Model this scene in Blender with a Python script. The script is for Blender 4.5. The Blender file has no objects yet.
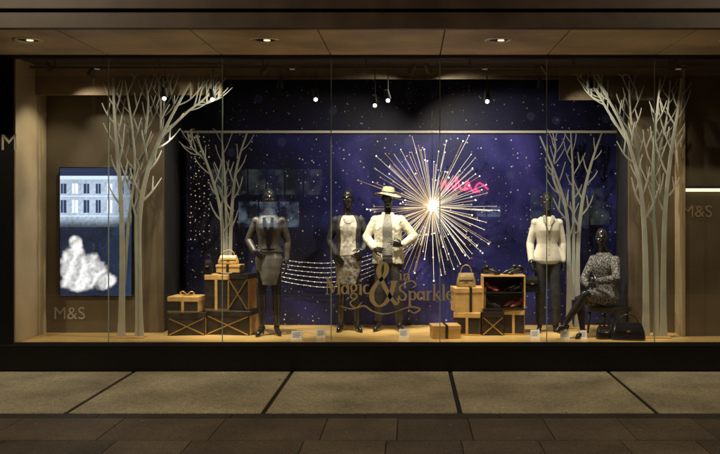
import bpy, bmesh, math, random
from mathutils import Vector, Matrix, noise as mnoise
random.seed(7)
F=880.0; CX=410.0; CY=204.0; H=1.9; FL=0.31
def P(px,py,D): return Vector(((px-CX)*D/F, D, H-(py-CY)*D/F))
def PX(px,D): return (px-CX)*D/F
def PZ(py,D): return H-(py-CY)*D/F
scn=bpy.context.scene
col=scn.collection
# ------------------------------------------------------------ materials
def mat(name,c,rough=0.6,metal=0.0,var=0.0,vscale=8.0,bump=0.0,bscale=60.0,emit=None,estr=0.0,c2=None,spec=0.5,coat=0.0,stretch=None,trans=0.0,see=0.0):
    m=bpy.data.materials.new(name); m.use_nodes=True
    nt=m.node_tree; b=nt.nodes['Principled BSDF']
    b.inputs['Base Color'].default_value=(*c,1); b.inputs['Roughness'].default_value=rough
    b.inputs['Metallic'].default_value=metal
    b.inputs['Specular IOR Level'].default_value=spec
    b.inputs['Coat Weight'].default_value=coat
    tc=nt.nodes.new('ShaderNodeTexCoord'); src=tc.outputs['Object']
    if stretch:
        mp=nt.nodes.new('ShaderNodeMapping'); mp.inputs['Scale'].default_value=stretch
        nt.links.new(src,mp.inputs['Vector']); src=mp.outputs['Vector']
    if var>0 or c2:
        n=nt.nodes.new('ShaderNodeTexNoise'); n.inputs['Scale'].default_value=vscale; n.inputs['Detail'].default_value=6
        nt.links.new(src,n.inputs['Vector'])
        r=nt.nodes.new('ShaderNodeValToRGB'); nt.links.new(n.outputs['Fac'],r.inputs['Fac'])
        a=c2 if c2 else tuple(x*(1-var) for x in c)
        bb=c if c2 else tuple(min(1,x*(1+var)) for x in c)
        r.color_ramp.elements[0].position=0.35; r.color_ramp.elements[1].position=0.65
        r.color_ramp.elements[0].color=(*a,1); r.color_ramp.elements[1].color=(*bb,1)
        nt.links.new(r.outputs['Color'],b.inputs['Base Color'])
    if bump>0:
        n2=nt.nodes.new('ShaderNodeTexNoise'); n2.inputs['Scale'].default_value=bscale; n2.inputs['Detail'].default_value=4
        nt.links.new(src,n2.inputs['Vector'])
        bp=nt.nodes.new('ShaderNodeBump'); bp.inputs['Strength'].default_value=bump; bp.inputs['Distance'].default_value=0.01
        nt.links.new(n2.outputs['Fac'],bp.inputs['Height']); nt.links.new(bp.outputs['Normal'],b.inputs['Normal'])
    if emit:
        b.inputs['Emission Color'].default_value=(*emit,1); b.inputs['Emission Strength'].default_value=estr
        m.cycles.emission_sampling='NONE'
    last=b.outputs[0]
    if trans>0:
        t=nt.nodes.new('ShaderNodeBsdfTranslucent'); t.inputs[0].default_value=(*c,1)
        mx=nt.nodes.new('ShaderNodeMixShader'); mx.inputs[0].default_value=trans
        nt.links.new(last,mx.inputs[1]); nt.links.new(t.outputs[0],mx.inputs[2]); last=mx.outputs[0]
    if see>0:
        t=nt.nodes.new('ShaderNodeBsdfTransparent')
        mx=nt.nodes.new('ShaderNodeMixShader'); mx.inputs[0].default_value=see
        nt.links.new(last,mx.inputs[1]); nt.links.new(t.outputs[0],mx.inputs[2]); last=mx.outputs[0]
    nt.links.new(last,nt.nodes['Material Output'].inputs['Surface'])
    return m
M={}
M['tan']=mat('tan_plaster',(0.42,0.32,0.18),0.7,var=0.12,vscale=2,bump=0.1,bscale=90)
M['olive']=mat('brown_panel',(0.125,0.095,0.055),0.45,var=0.2,vscale=1.5)
M['header']=mat('header_panel',(0.32,0.23,0.12),0.6,var=0.15,vscale=2)
M['soffit']=mat('soffit_panel',(0.56,0.44,0.29),0.55,var=0.25,vscale=1.6,bump=0.1)
M['fascia']=mat('bronze_fascia',(0.055,0.034,0.020),0.45,var=0.3,vscale=3)
M['black']=mat('black_granite',(0.004,0.004,0.004),0.35,var=0.3,vscale=20,spec=0.3)
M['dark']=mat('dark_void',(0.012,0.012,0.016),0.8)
M['wood']=mat('honey_wood_floor',(0.66,0.43,0.15),0.3,var=0.2,vscale=3,stretch=(1,14,1))
M['joint']=mat('joint_dark',(0.015,0.013,0.01),0.8)
M['mann']=mat('gloss_black_mannequin',(0.014,0.012,0.012),0.2,coat=0.5)
M['patent']=mat('patent_leather',(0.012,0.011,0.012),0.18)
M['treepaint']=mat('frosted_acrylic_board',(0.62,0.62,0.53),0.6,var=0.1,vscale=6,trans=0.35,see=0.12)
M['kraft']=mat('kraft_box',(0.56,0.35,0.12),0.5,var=0.16,vscale=8)
M['boxdark']=mat('dark_box',(0.028,0.022,0.018),0.3,var=0.4,vscale=9)
M['gold']=mat('gold',(0.75,0.52,0.2),0.3,metal=0.9)
M['brass']=mat('pale_brass',(0.8,0.68,0.45),0.35,metal=0.6)
M['glow']=mat('downlight_lamp',(0.9,0.85,0.7),0.3,emit=(1,0.86,0.62),estr=1.2)
M['card']=mat('white_card',(0.8,0.8,0.78),0.6)
M['metal']=mat('dark_metal',(0.05,0.05,0.05),0.4,metal=0.8)
M['grey']=mat('grey_lettering',(0.45,0.43,0.38),0.4,metal=0.2)
M['letter']=mat('gold_vinyl',(0.66,0.56,0.32),0.45,trans=0.4)
M['seal']=mat('glass_edge',(0.42,0.52,0.45),0.3,trans=0.4)
M['lampface']=mat('lamp_face',(1,1,1),0.5,emit=(1,0.95,0.85),estr=12)
M['led']=mat('led_white',(1,1,1),0.5,emit=(1,0.95,0.85),estr=1.8)
M['core']=mat('led_core',(1,1,1),0.5,emit=(1,0.96,0.88),estr=1.5)
M['leather']=mat('grey_leather',(0.060,0.053,0.044),0.40,var=0.35,vscale=14,bump=0.35,bscale=40)
M['satin']=mat('pewter_satin',(0.14,0.135,0.115),0.28,var=0.35,vscale=9,bump=0.25,bscale=14,stretch=(1,1,0.3))
M['skirtpat']=mat('patterned_skirt',(0.36,0.33,0.27),0.45,c2=(0.07,0.06,0.055),vscale=30,bump=0.3,bscale=40)
M['cream']=mat('cream_blouse',(0.62,0.58,0.47),0.7,var=0.08,vscale=12,bump=0.7,bscale=11,stretch=(1,1,0.3))
M['fur']=mat('cream_boucle',(0.54,0.50,0.38),0.95,var=0.3,vscale=50,bump=0.8,bscale=120)
M['greyknit']=mat('grey_knit',(0.20,0.19,0.16),0.9,var=0.3,vscale=60,bump=0.7,bscale=150)
M['blackcloth']=mat('black_cloth',(0.020,0.019,0.021),0.7,var=0.3,vscale=20,bump=0.3,bscale=60)
M['hat']=mat('felt_hat',(0.38,0.34,0.19),0.9,var=0.2,vscale=20,bump=0.3,bscale=160)
M['taupe']=mat('taupe_top',(0.50,0.46,0.37),0.55,var=0.45,vscale=22,bump=0.3,bscale=25)
M['tweed']=mat('patterned_knit',(0.24,0.23,0.21),0.85,c2=(0.018,0.017,0.02),vscale=60,bump=0.5,bscale=120)
for n in M['tweed'].node_tree.nodes:
    if n.type=='VALTORGB':
        n.color_ramp.elements[0].position=0.46; n.color_ramp.elements[1].position=0.58
def starry(name,ca,cb,cc,centre,rad,k=0.75):
    m=bpy.data.materials.new(name); m.use_nodes=True; nt=m.node_tree; b=nt.nodes['Principled BSDF']; b.inputs['Roughness'].default_value=0.5
    N=nt.nodes.new; L=nt.links.new
    tc=N('ShaderNodeTexCoord')
    sx=N('ShaderNodeSeparateXYZ'); L(tc.outputs['Object'],sx.inputs[0]); cx=N('ShaderNodeCombineXYZ'); L(sx.outputs[0],cx.inputs[0]); L(sx.outputs[2],cx.inputs[1])
    n=N('ShaderNodeTexNoise'); n.inputs['Scale'].default_value=1.0; n.inputs['Detail'].default_value=8; n.inputs['Distortion'].default_value=0.8; L(tc.outputs['Object'],n.inputs['Vector'])
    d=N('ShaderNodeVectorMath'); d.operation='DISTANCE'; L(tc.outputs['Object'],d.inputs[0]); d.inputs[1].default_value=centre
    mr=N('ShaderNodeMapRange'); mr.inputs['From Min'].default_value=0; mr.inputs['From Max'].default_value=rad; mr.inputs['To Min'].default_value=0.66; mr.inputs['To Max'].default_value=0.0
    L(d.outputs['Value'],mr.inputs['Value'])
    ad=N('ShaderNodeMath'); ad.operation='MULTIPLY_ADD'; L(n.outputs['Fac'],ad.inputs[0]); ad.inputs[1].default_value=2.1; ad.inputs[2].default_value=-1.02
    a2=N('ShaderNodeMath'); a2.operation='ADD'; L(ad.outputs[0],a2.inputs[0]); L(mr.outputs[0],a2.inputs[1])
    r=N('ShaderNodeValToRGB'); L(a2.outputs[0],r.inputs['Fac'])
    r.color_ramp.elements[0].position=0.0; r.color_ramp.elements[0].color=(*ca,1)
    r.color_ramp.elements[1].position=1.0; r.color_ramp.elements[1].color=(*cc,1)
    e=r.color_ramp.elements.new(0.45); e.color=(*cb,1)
    out=r.outputs['Color']
    for sc,th,cl,keep,kk in ((3.0,0.17,(0.08,0.09,0.24),0.85,0.35),(24,0.10,(0.4,0.4,0.6),0.88,k*.7),(11,0.06,(0.85,0.85,0.95),0.80,k),(5,0.045,(0.95,0.82,0.55),0.6,k),(6.3,0.06,(0.75,0.7,0.85),0.85,k)):
        v=N('ShaderNodeTexVoronoi'); v.voronoi_dimensions='2D'; v.inputs['Scale'].default_value=sc; L(cx.outputs[0],v.inputs['Vector'])
        lt=N('ShaderNodeMath'); lt.operation='LESS_THAN'; L(v.outputs['Distance'],lt.inputs[0]); lt.inputs[1].default_value=th
        sp=N('ShaderNodeSeparateColor'); L(v.outputs['Color'],sp.inputs[0])
        gt=N('ShaderNodeMath'); gt.operation='GREATER_THAN'; L(sp.outputs[0],gt.inputs[0]); gt.inputs[1].default_value=keep
        mu=N('ShaderNodeMath'); mu.operation='MULTIPLY'; L(lt.outputs[0],mu.inputs[0]); L(gt.outputs[0],mu.inputs[1])
        m2=N('ShaderNodeMath'); m2.operation='MULTIPLY'; L(mu.outputs[0],m2.inputs[0]); m2.inputs[1].default_value=kk
        mx=N('ShaderNodeMix'); mx.data_type='RGBA'; L(m2.outputs[0],mx.inputs[0]); L(out,mx.inputs[6]); mx.inputs[7].default_value=(*cl,1)
        out=mx.outputs[2]
    L(out,b.inputs['Base Color'])
    return m
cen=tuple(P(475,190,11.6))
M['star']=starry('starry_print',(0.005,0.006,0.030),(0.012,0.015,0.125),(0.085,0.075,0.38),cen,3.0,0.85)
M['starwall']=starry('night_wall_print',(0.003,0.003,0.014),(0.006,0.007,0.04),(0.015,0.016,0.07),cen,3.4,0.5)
def glassmat():
    m=bpy.data.materials.new('shop_glass'); m.use_nodes=True; nt=m.node_tree
    nt.nodes.remove(nt.nodes['Principled BSDF']); o=nt.nodes['Material Output']
    t=nt.nodes.new('ShaderNodeBsdfTransparent'); t.inputs[0].default_value=(0.95,0.97,0.955,1)
    g=nt.nodes.new('ShaderNodeBsdfGlossy'); g.inputs['Roughness'].default_value=0.0; g.inputs[0].default_value=(1,1,1,1)
    mx=nt.nodes.new('ShaderNodeMixShader'); mx.inputs[0].default_value=0.085
    nt.links.new(t.outputs[0],mx.inputs[1]); nt.links.new(g.outputs[0],mx.inputs[2]); nt.links.new(mx.outputs[0],o.inputs['Surface'])
    return m
M['glass']=glassmat()
def attrmat(name,rough=0.7,emis=0.0,nscale=30,namt=0.3,bump=0.2,spec=0.4):
    m=bpy.data.materials.new(name); m.use_nodes=True; nt=m.node_tree; b=nt.nodes['Principled BSDF']
    a=nt.nodes.new('ShaderNodeAttribute'); a.attribute_name='Col'
    b.inputs['Roughness'].default_value=rough; b.inputs['Specular IOR Level'].default_value=spec
    if emis>0:
        b.inputs['Base Color'].default_value=(0.01,0.01,0.01,1)
        nt.links.new(a.outputs['Color'],b.inputs['Emission Color']); b.inputs['Emission Strength'].default_value=emis
        m.cycles.emission_sampling='NONE'
    else:
        tc=nt.nodes.new('ShaderNodeTexCoord')
        out=a.outputs['Color']
        for sc,am in ((nscale,namt),(nscale*0.02,namt*0.7),(nscale*0.25,namt*0.4)):
            n=nt.nodes.new('ShaderNodeTexNoise'); n.inputs['Scale'].default_value=sc; n.inputs['Detail'].default_value=5
            nt.links.new(tc.outputs['Object'],n.inputs['Vector'])
            mr=nt.nodes.new('ShaderNodeMapRange'); mr.inputs['From Min'].default_value=0.3; mr.inputs['From Max'].default_value=0.7
            mr.inputs['To Min'].default_value=1-am; mr.inputs['To Max'].default_value=1+am; nt.links.new(n.outputs['Fac'],mr.inputs['Value'])
            mx=nt.nodes.new('ShaderNodeVectorMath'); mx.operation='SCALE'; nt.links.new(out,mx.inputs[0]); nt.links.new(mr.outputs[0],mx.inputs['Scale'])
            out=mx.outputs[0]
            if sc==nscale:
                bp=nt.nodes.new('ShaderNodeBump'); bp.inputs['Strength'].default_value=bump; bp.inputs['Distance'].default_value=0.004
                nt.links.new(n.outputs['Fac'],bp.inputs['Height']); nt.links.new(bp.outputs['Normal'],b.inputs['Normal'])
        nt.links.new(out,b.inputs['Base Color'])
    return m
M['pave']=attrmat('granite_paving',0.62,nscale=70,namt=0.5,bump=0.6)
M['screen']=attrmat('screen_picture',0.4,emis=1.7)
# ------------------------------------------------------------ helpers
def obj(name,me,m=None,parent=None):
    o=bpy.data.objects.new(name,me); col.objects.link(o)
    if m is not None:
        ms=m if isinstance(m,(list,tuple)) else [m]
        for k in ms: me.materials.append(k)
    if parent: o.parent=parent
    return o
def empty(name,loc=(0,0,0),rotz=0,scale=1):
    o=bpy.data.objects.new(name,None); o.empty_display_size=0.1; col.objects.link(o); o.location=loc; o.rotation_euler=(0,0,rotz); o.scale=(scale,)*3
    return o
def frombm(bm,name,m,parent=None,smooth=False):
    bmesh.ops.recalc_face_normals(bm,faces=bm.faces[:])
    me=bpy.data.meshes.new(name); bm.to_mesh(me); bm.free()
    if smooth:
        for p in me.polygons: p.use_smooth=True
    return obj(name,me,m,parent)
def bbox(bm,x0,x1,y0,y1,z0,z1,mi=0):
    v=[bm.verts.new((x,y,z)) for x in (x0,x1) for y in (y0,y1) for z in (z0,z1)]
    for q in ((0,1,3,2),(4,6,7,5),(0,4,5,1),(2,3,7,6),(0,2,6,4),(1,5,7,3)):
        f=bm.faces.new([v[i] for i in q]); f.material_index=mi
    return v
def box(name,x0,x1,y0,y1,z0,z1,m,parent=None,bevel=0):
    bm=bmesh.new(); bbox(bm,x0,x1,y0,y1,z0,z1)
    o=frombm(bm,name,m,parent)
    if bevel:
        b=o.modifiers.new('bevel','BEVEL'); b.width=bevel; b.segments=2
    return o
def frame(d):
    d=d.normalized(); up=Vector((0,0,1)) if abs(d.z)<0.9 else Vector((1,0,0))
    a=d.cross(up).normalized(); b=a.cross(d).normalized(); return d,a,b
def tcap(bm,p0,p1,r0,r1,seg=12):
    p0=Vector(p0);p1=Vector(p1)
    d,a,b=frame(p1-p0)
    rings=[]
    for k in (60,30,0):
        t=math.radians(k); rings.append((p0-d*r0*math.sin(t),r0*math.cos(t)))
    for k in (0,30,60):
        t=math.radians(k); rings.append((p1+d*r1*math.sin(t),r1*math.cos(t)))
    vs=[]
    for c,r in rings:
        vs.append([bm.verts.new(c+a*r*math.cos(2*math.pi*i/seg)+b*r*math.sin(2*math.pi*i/seg)) for i in range(seg)])
    for i in range(len(vs)-1):
        for j in range(seg):
            bm.faces.new((vs[i][j],vs[i][(j+1)%seg],vs[i+1][(j+1)%seg],vs[i+1][j]))
    bm.faces.new(vs[0][::-1]); bm.faces.new(vs[-1])
def loft(bm,rings,seg=28,p=2.3):
    vs=[]
    for cx,cy,cz,rx,ry in rings:
        ring=[]
        for i in range(seg):
            t=2*math.pi*i/seg; c=math.cos(t); s=math.sin(t)
            ring.append(bm.verts.new((cx+rx*math.copysign(abs(c)**(2/p),c),cy+ry*math.copysign(abs(s)**(2/p),s),cz)))
        vs.append(ring)
    for i in range(len(vs)-1):
        for j in range(seg):
            bm.faces.new((vs[i][j],vs[i][(j+1)%seg],vs[i+1][(j+1)%seg],vs[i+1][j]))
    bm.faces.new(vs[0][::-1]); bm.faces.new(vs[-1])
def ell(bm,c,r,rot=None,u=20,v=14):
    mtx=Matrix.Translation(c)@(rot if rot else Matrix.Identity(4))@Matrix.Diagonal((r[0],r[1],r[2],1))
    bmesh.ops.create_uvsphere(bm,u_segments=u,v_segments=v,radius=1,matrix=mtx)
def cyl(bm,p0,p1,r0,r1=None,seg=12):
    p0=Vector(p0);p1=Vector(p1); r1=r0 if r1 is None else r1
    d,a,b=frame(p1-p0); vs=[]
    for c,r in ((p0,r0),(p1,r1)):
        vs.append([bm.verts.new(c+a*r*math.cos(2*math.pi*i/seg)+b*r*math.sin(2*math.pi*i/seg)) for i in range(seg)])
    for j in range(seg): bm.faces.new((vs[0][j],vs[0][(j+1)%seg],vs[1][(j+1)%seg],vs[1][j]))
    bm.faces.new(vs[0][::-1]); bm.faces.new(vs[1])
def tube(bm,pts,r,seg=8):
    for i in range(len(pts)-1): tcap(bm,pts[i],pts[i+1],r,r,seg)
folds=bpy.data.textures.new('folds','CLOUDS'); folds.noise_scale=0.16; folds.noise_depth=1
furt=bpy.data.textures.new('furt','CLOUDS'); furt.noise_scale=0.045
def remesh(bm,name,m,parent,voxel=0.008,smooth=3,disp=0,tex=None):
    o=frombm(bm,name,m,parent)
    r=o.modifiers.new('remesh','REMESH'); r.mode='VOXEL'; r.voxel_size=voxel; r.use_smooth_shade=True
    if smooth:
        s=o.modifiers.new('smooth','SMOOTH'); s.iterations=smooth; s.factor=0.5
    if disp:
        d=o.modifiers.new('disp','DISPLACE'); d.texture=tex or folds; d.strength=disp; d.mid_level=0.5; d.texture_coords='LOCAL'
    return o
def catmull(pts,n=6):
    out=[]
    P_=[pts[0]]+list(pts)+[pts[-1]]
    for i in range(1,len(P_)-2):
        a,b,c,d=P_[i-1],P_[i],P_[i+1],P_[i+2]
        for k in range(n):
            t=k/n
            out.append(tuple(0.5*((2*b[j])+(-a[j]+c[j])*t+(2*a[j]-5*b[j]+4*c[j]-d[j])*t*t+(-a[j]+3*b[j]-3*c[j]+d[j])*t**3) for j in range(len(a))))
    out.append(tuple(pts[-1])); return out
def ribbon(bm,pts,ws,y,th):
    n=len(pts); F_=[];B_=[]
    for i,(x,z) in enumerate(pts):
        a=pts[max(0,i-1)]; c=pts[min(n-1,i+1)]
        dx=c[0]-a[0]; dz=c[1]-a[1]; l=math.hypot(dx,dz) or 1
        nx,nz=-dz/l,dx/l; w=ws[i]/2
        F_.append((bm.verts.new((x+nx*w,y,z+nz*w)),bm.verts.new((x-nx*w,y,z-nz*w))))
        B_.append((bm.verts.new((x+nx*w,y+th,z+nz*w)),bm.verts.new((x-nx*w,y+th,z-nz*w))))
    for i in range(n-1):
        bm.faces.new((F_[i][0],F_[i][1],F_[i+1][1],F_[i+1][0]))
        bm.faces.new((B_[i][0],B_[i+1][0],B_[i+1][1],B_[i][1]))
        bm.faces.new((F_[i][0],F_[i+1][0],B_[i+1][0],B_[i][0]))
        bm.faces.new((F_[i][1],B_[i][1],B_[i+1][1],F_[i+1][1]))
    for i in (0,n-1): bm.faces.new((F_[i][0],B_[i][0],B_[i][1],F_[i][1]))
def textobj(s,size,loc,m,parent,name,ext=0.004,rotz=0,align='CENTER'):
    c=bpy.data.curves.new(name,'FONT'); c.body=s; c.size=size; c.extrude=ext; c.align_x=align
    o=bpy.data.objects.new(name,c); col.objects.link(o)
    o.rotation_euler=(math.pi/2,0,rotz); o.location=loc
    bpy.context.view_layer.update()
    dg=bpy.context.evaluated_depsgraph_get(); me=bpy.data.meshes.new_from_object(o.evaluated_get(dg))
    mw=o.matrix_world.copy(); bpy.data.objects.remove(o); me.transform(mw); me.materials.clear()
    return obj(name,me,m,parent)
# ------------------------------------------------------------ ground
def slabs(name,rects,z,th,parent=None):
    bm=bmesh.new(); cl=bm.loops.layers.float_color.new('Col')
    for x0,x1,y0,y1,c in rects:
        dz=random.uniform(-0.0012,0.0012)
        n0=len(bm.faces)
        bbox(bm,x0,x1,y0,y1,z-th,z+dz)
        bm.faces.ensure_lookup_table()
        for f in bm.faces[n0:]:
            for l in f.loops: l[cl]=(*c,1)
    return frombm(bm,name,M['pave'],parent)
ground=box('ground',-150,150,-150,150,-0.35,-0.30,mat('ground_soil',(0.05,0.05,0.045),0.9,var=0.2))
road=box('road',-60,60,-9,1.6,-0.296,-0.13,mat('asphalt',(0.045,0.045,0.045),0.8,var=0.3,vscale=40,bump=0.5,bscale=150))
box('kerb',-60,60,1.605,1.80,-0.29,-0.001,mat('kerb_granite',(0.2,0.18,0.16),0.7,var=0.2,vscale=30),None,0.012)
pv=empty('pavement')
box('bed',-60,60,1.805,10.0,-0.29,-0.012,M['joint'],pv)
rects=[]
yy=7.80; row=0
while yy>2.1:
    y0=yy-0.73; x=-16+(row%2)*0.33+random.uniform(0,.1)
    while x<16:
        w=random.choice((0.6,0.62,0.66,0.9))
        k=random.uniform(0.72,1.25)
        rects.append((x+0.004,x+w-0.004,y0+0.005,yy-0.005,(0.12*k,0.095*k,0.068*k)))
        x+=w
    yy=y0; row+=1
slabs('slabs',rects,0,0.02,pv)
slabs('channel',[(-16+i*1.2+0.003,-16+(i+1)*1.2-0.003,7.805,7.985,(0.045,0.038,0.03)) for i in range(27)],-0.002,0.02,pv)
jx=[-3.125+i*1.79 for i in range(-5,8)]
rects=[]
for i in range(len(jx)-1):
    k=random.uniform(0.93,1.05)
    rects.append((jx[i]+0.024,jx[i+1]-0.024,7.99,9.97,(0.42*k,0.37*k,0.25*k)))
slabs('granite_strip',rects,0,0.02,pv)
bm=bmesh.new()
for i in range(34):
    x=random.uniform(-4.6,4.2); y=random.uniform(6.9,9.7); s=random.uniform(0.006,0.02); a=random.random()*6
    vs=[bm.verts.new((x+s*math.cos(a+t)*random.uniform(.6,1.2),y+s*math.sin(a+t),0.004+random.uniform(0,.004))) for t in (0,1.3,2.6,3.9,5.1)]
    bm.faces.new(vs)
frombm(bm,'litter',mat('dry_leaf_litter',(0.3,0.26,0.18),0.8,var=0.4,vscale=5))
# ------------------------------------------------------------ shop building
shop=empty('shop_building')
XL=PX(13,10); XR=6.2
DB=11.8
ZT=3.59
box('plinth',-12,XR+5,10.0,10.10,-0.1,0.285,M['black'],shop)
box('plinth_cap',-12,XR+5,9.985,10.10,0.287,0.302,M['metal'],shop)
box('window_floor',XL,XR,10.102,DB+0.05,0.1,FL,M['wood'],shop)
box('pier',-12,XL-0.002,10.0,10.35,0.304,ZT+1.5,M['black'],shop)
box('side_wall',XL-0.15,XL,10.352,DB,0.312,ZT-0.01,M['tan'],shop)
box('side_return',XL-0.0,XL+0.02,10.02,10.868,0.312,ZT-0.02,M['tan'],shop)
DW=10.87
box('partition',XL+0.021,PX(163,DW),DW,DW+0.06,0.312,ZT-0.02,M['olive'],shop)
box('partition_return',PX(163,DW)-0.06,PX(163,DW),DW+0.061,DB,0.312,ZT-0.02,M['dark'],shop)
xr1=PX(629,DW); xr2=PX(684,10.6)
box('partition_right',xr1,xr2+0.5,DW,DW+0.06,0.312,ZT-0.02,M['olive'],shop)
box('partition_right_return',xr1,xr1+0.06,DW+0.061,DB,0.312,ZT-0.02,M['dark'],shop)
box('wall_right',xr2,XR,10.6,10.66,0.312,ZT-0.02,M['olive'],shop)
box('wall_right_edge',xr2-0.03,xr2-0.001,10.55,10.869,0.312,ZT-0.02,M['tan'],shop)
box('end_wall',XR,XR+0.15,10.10,DB,0.0,ZT,M['tan'],shop)
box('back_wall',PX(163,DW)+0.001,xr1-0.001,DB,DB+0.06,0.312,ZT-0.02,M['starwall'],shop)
box('ceiling',XL-0.15,XR+0.15,10.06,DB+0.06,ZT-0.009,ZT+0.1,M['dark'],shop)
box('header_left',PX(30,10.55),PX(222,10.55),10.55,10.58,PZ(95,10.55),ZT-0.02,M['header'],shop)
box('header_mid',PX(222,10.55)+0.004,PX(560,10.55),10.60,10.63,PZ(79,10.6),ZT-0.02,mat('header_dark',(0.12,0.088,0.05),0.6,var=0.2),shop)
box('header_right',PX(560,10.55)+0.002,xr2-0.04,10.60,10.63,PZ(100,10.6),ZT-0.02,mat('header_mid_m',(0.13,0.095,0.05),0.6,var=0.2),shop)
box('head_rail',XL,XR,9.97,10.05,ZT-0.035,ZT-0.001,M['metal'],shop)
box('sill_rail',XL,XR,10.0,10.04,0.304,0.325,M['metal'],shop)
jp=[PX(p,10) for p in (-112,-2,108,222,331,440,547,655,764,873)]
for i in range(len(jp)-1):
    box('soffit_panel',jp[i]+0.006,jp[i+1]-0.006,8.45,9.965,ZT,ZT+0.03,M['soffit'],shop,0.003)
box('soffit_backing',-12,12,8.44,10.4,ZT+0.035,ZT+0.1,M['joint'],shop)
zf=lambda py:PZ(py,8.4)
box('fascia_lower',-12,12,8.36,8.44,ZT-0.02,zf(13),M['fascia'],shop,0.006)
box('fascia_groove',-12,12,8.42,8.5,zf(13)+0.001,zf(10)-0.001,M['joint'],shop)
box('fascia_upper',-12,12,8.34,8.44,zf(10),zf(10)+1.2,M['fascia'],shop,0.006)
box('upper_wall',-12,12,8.45,10.4,zf(10)+0.3,8,M['fascia'],shop)
gj=[XL]+[PX(p,10) for p in (108,222,331,440,547,655,764)]+[XR]
for i in range(len(gj)-1):
    bm=bmesh.new(); x0=gj[i]+0.003;x1=gj[i+1]-0.003
    bm.faces.new([bm.verts.new(v) for v in ((x0,10.02,0.32),(x1,10.02,0.32),(x1,10.02,ZT-0.03),(x0,10.02,ZT-0.03))])
    frombm(bm,'glass_pane',M['glass'],shop)
    if i>0: box('glass_joint',gj[i]-0.005,gj[i]+0.005,10.014,10.026,0.326,ZT-0.036,M['seal'],shop)
sg=empty('shop_sign'); textobj('M',0.26,(PX(9,9.99),9.992,PZ(150,10)),M['grey'],sg,'letters')
sg=empty('shop_sign'); textobj('M&S',0.215,(PX(69,DW-0.02),DW-0.006,PZ(319,DW)),M['grey'],sg,'letters')
sg=empty('shop_sign'); textobj('M&S',0.20,(PX(698,10.55),10.592,PZ(217,10.6)),M['header'],sg,'letters')
bl=empty('strip_light'); box('diffuser',xr2+0.02,XR-0.1,10.56,10.598,PZ(191.5,10.57),PZ(188.5,10.57),mat('warm_strip',(1,1,1),0.5,emit=(1,0.8,0.5),estr=1.5),bl)
box('housing',xr2+0.01,XR-0.09,10.57,10.599,PZ(188.4,10.57),PZ(186,10.57),M['metal'],bl)
for px in (28,265,499,734):
    x=PX(px,9.05); e=empty('recessed_downlight',(x,9.05,ZT))
    bm=bmesh.new()
    for i in range(32):
        a0=2*math.pi*i/32;a1=2*math.pi*(i+1)/32
        prof=[(0.155,-0.001),(0.15,-0.012),(0.115,-0.012),(0.10,-0.001),(0.09,-0.001)]
        for k in range(len(prof)-1):
            (r0,z0),(r1,z1)=prof[k],prof[k+1]
            bm.faces.new([bm.verts.new(v) for v in ((r0*math.cos(a0),r0*math.sin(a0),z0),(r0*math.cos(a1),r0*math.sin(a1),z0),(r1*math.cos(a1),r1*math.sin(a1),z1),(r1*math.cos(a0),r1*math.sin(a0),z1))])
    bmesh.ops.remove_doubles(bm,verts=bm.verts[:],dist=1e-5)
    frombm(bm,'ring',M['brass'],e,True)
    bm=bmesh.new(); cyl(bm,(0,0,-0.004),(0,0,-0.001),0.102,0.102,24); frombm(bm,'lens',M['patent'],e)
    bm=bmesh.new(); cyl(bm,(0.02,0.0,-0.010),(0.02,0,-0.0045),0.035,0.035,16); frombm(bm,'lamp',M['glow'],e)
# ------------------------------------------------------------ starry backdrop
bd=empty('starry_backdrop')
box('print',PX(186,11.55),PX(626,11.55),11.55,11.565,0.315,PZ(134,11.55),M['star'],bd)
box('rail',PX(183,11.52),PX(628,11.52),11.51,11.545,PZ(133,11.52),PZ(130.6,11.52),mat('pale_rail',(0.62,0.58,0.52),0.5),bd,0.004)
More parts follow.
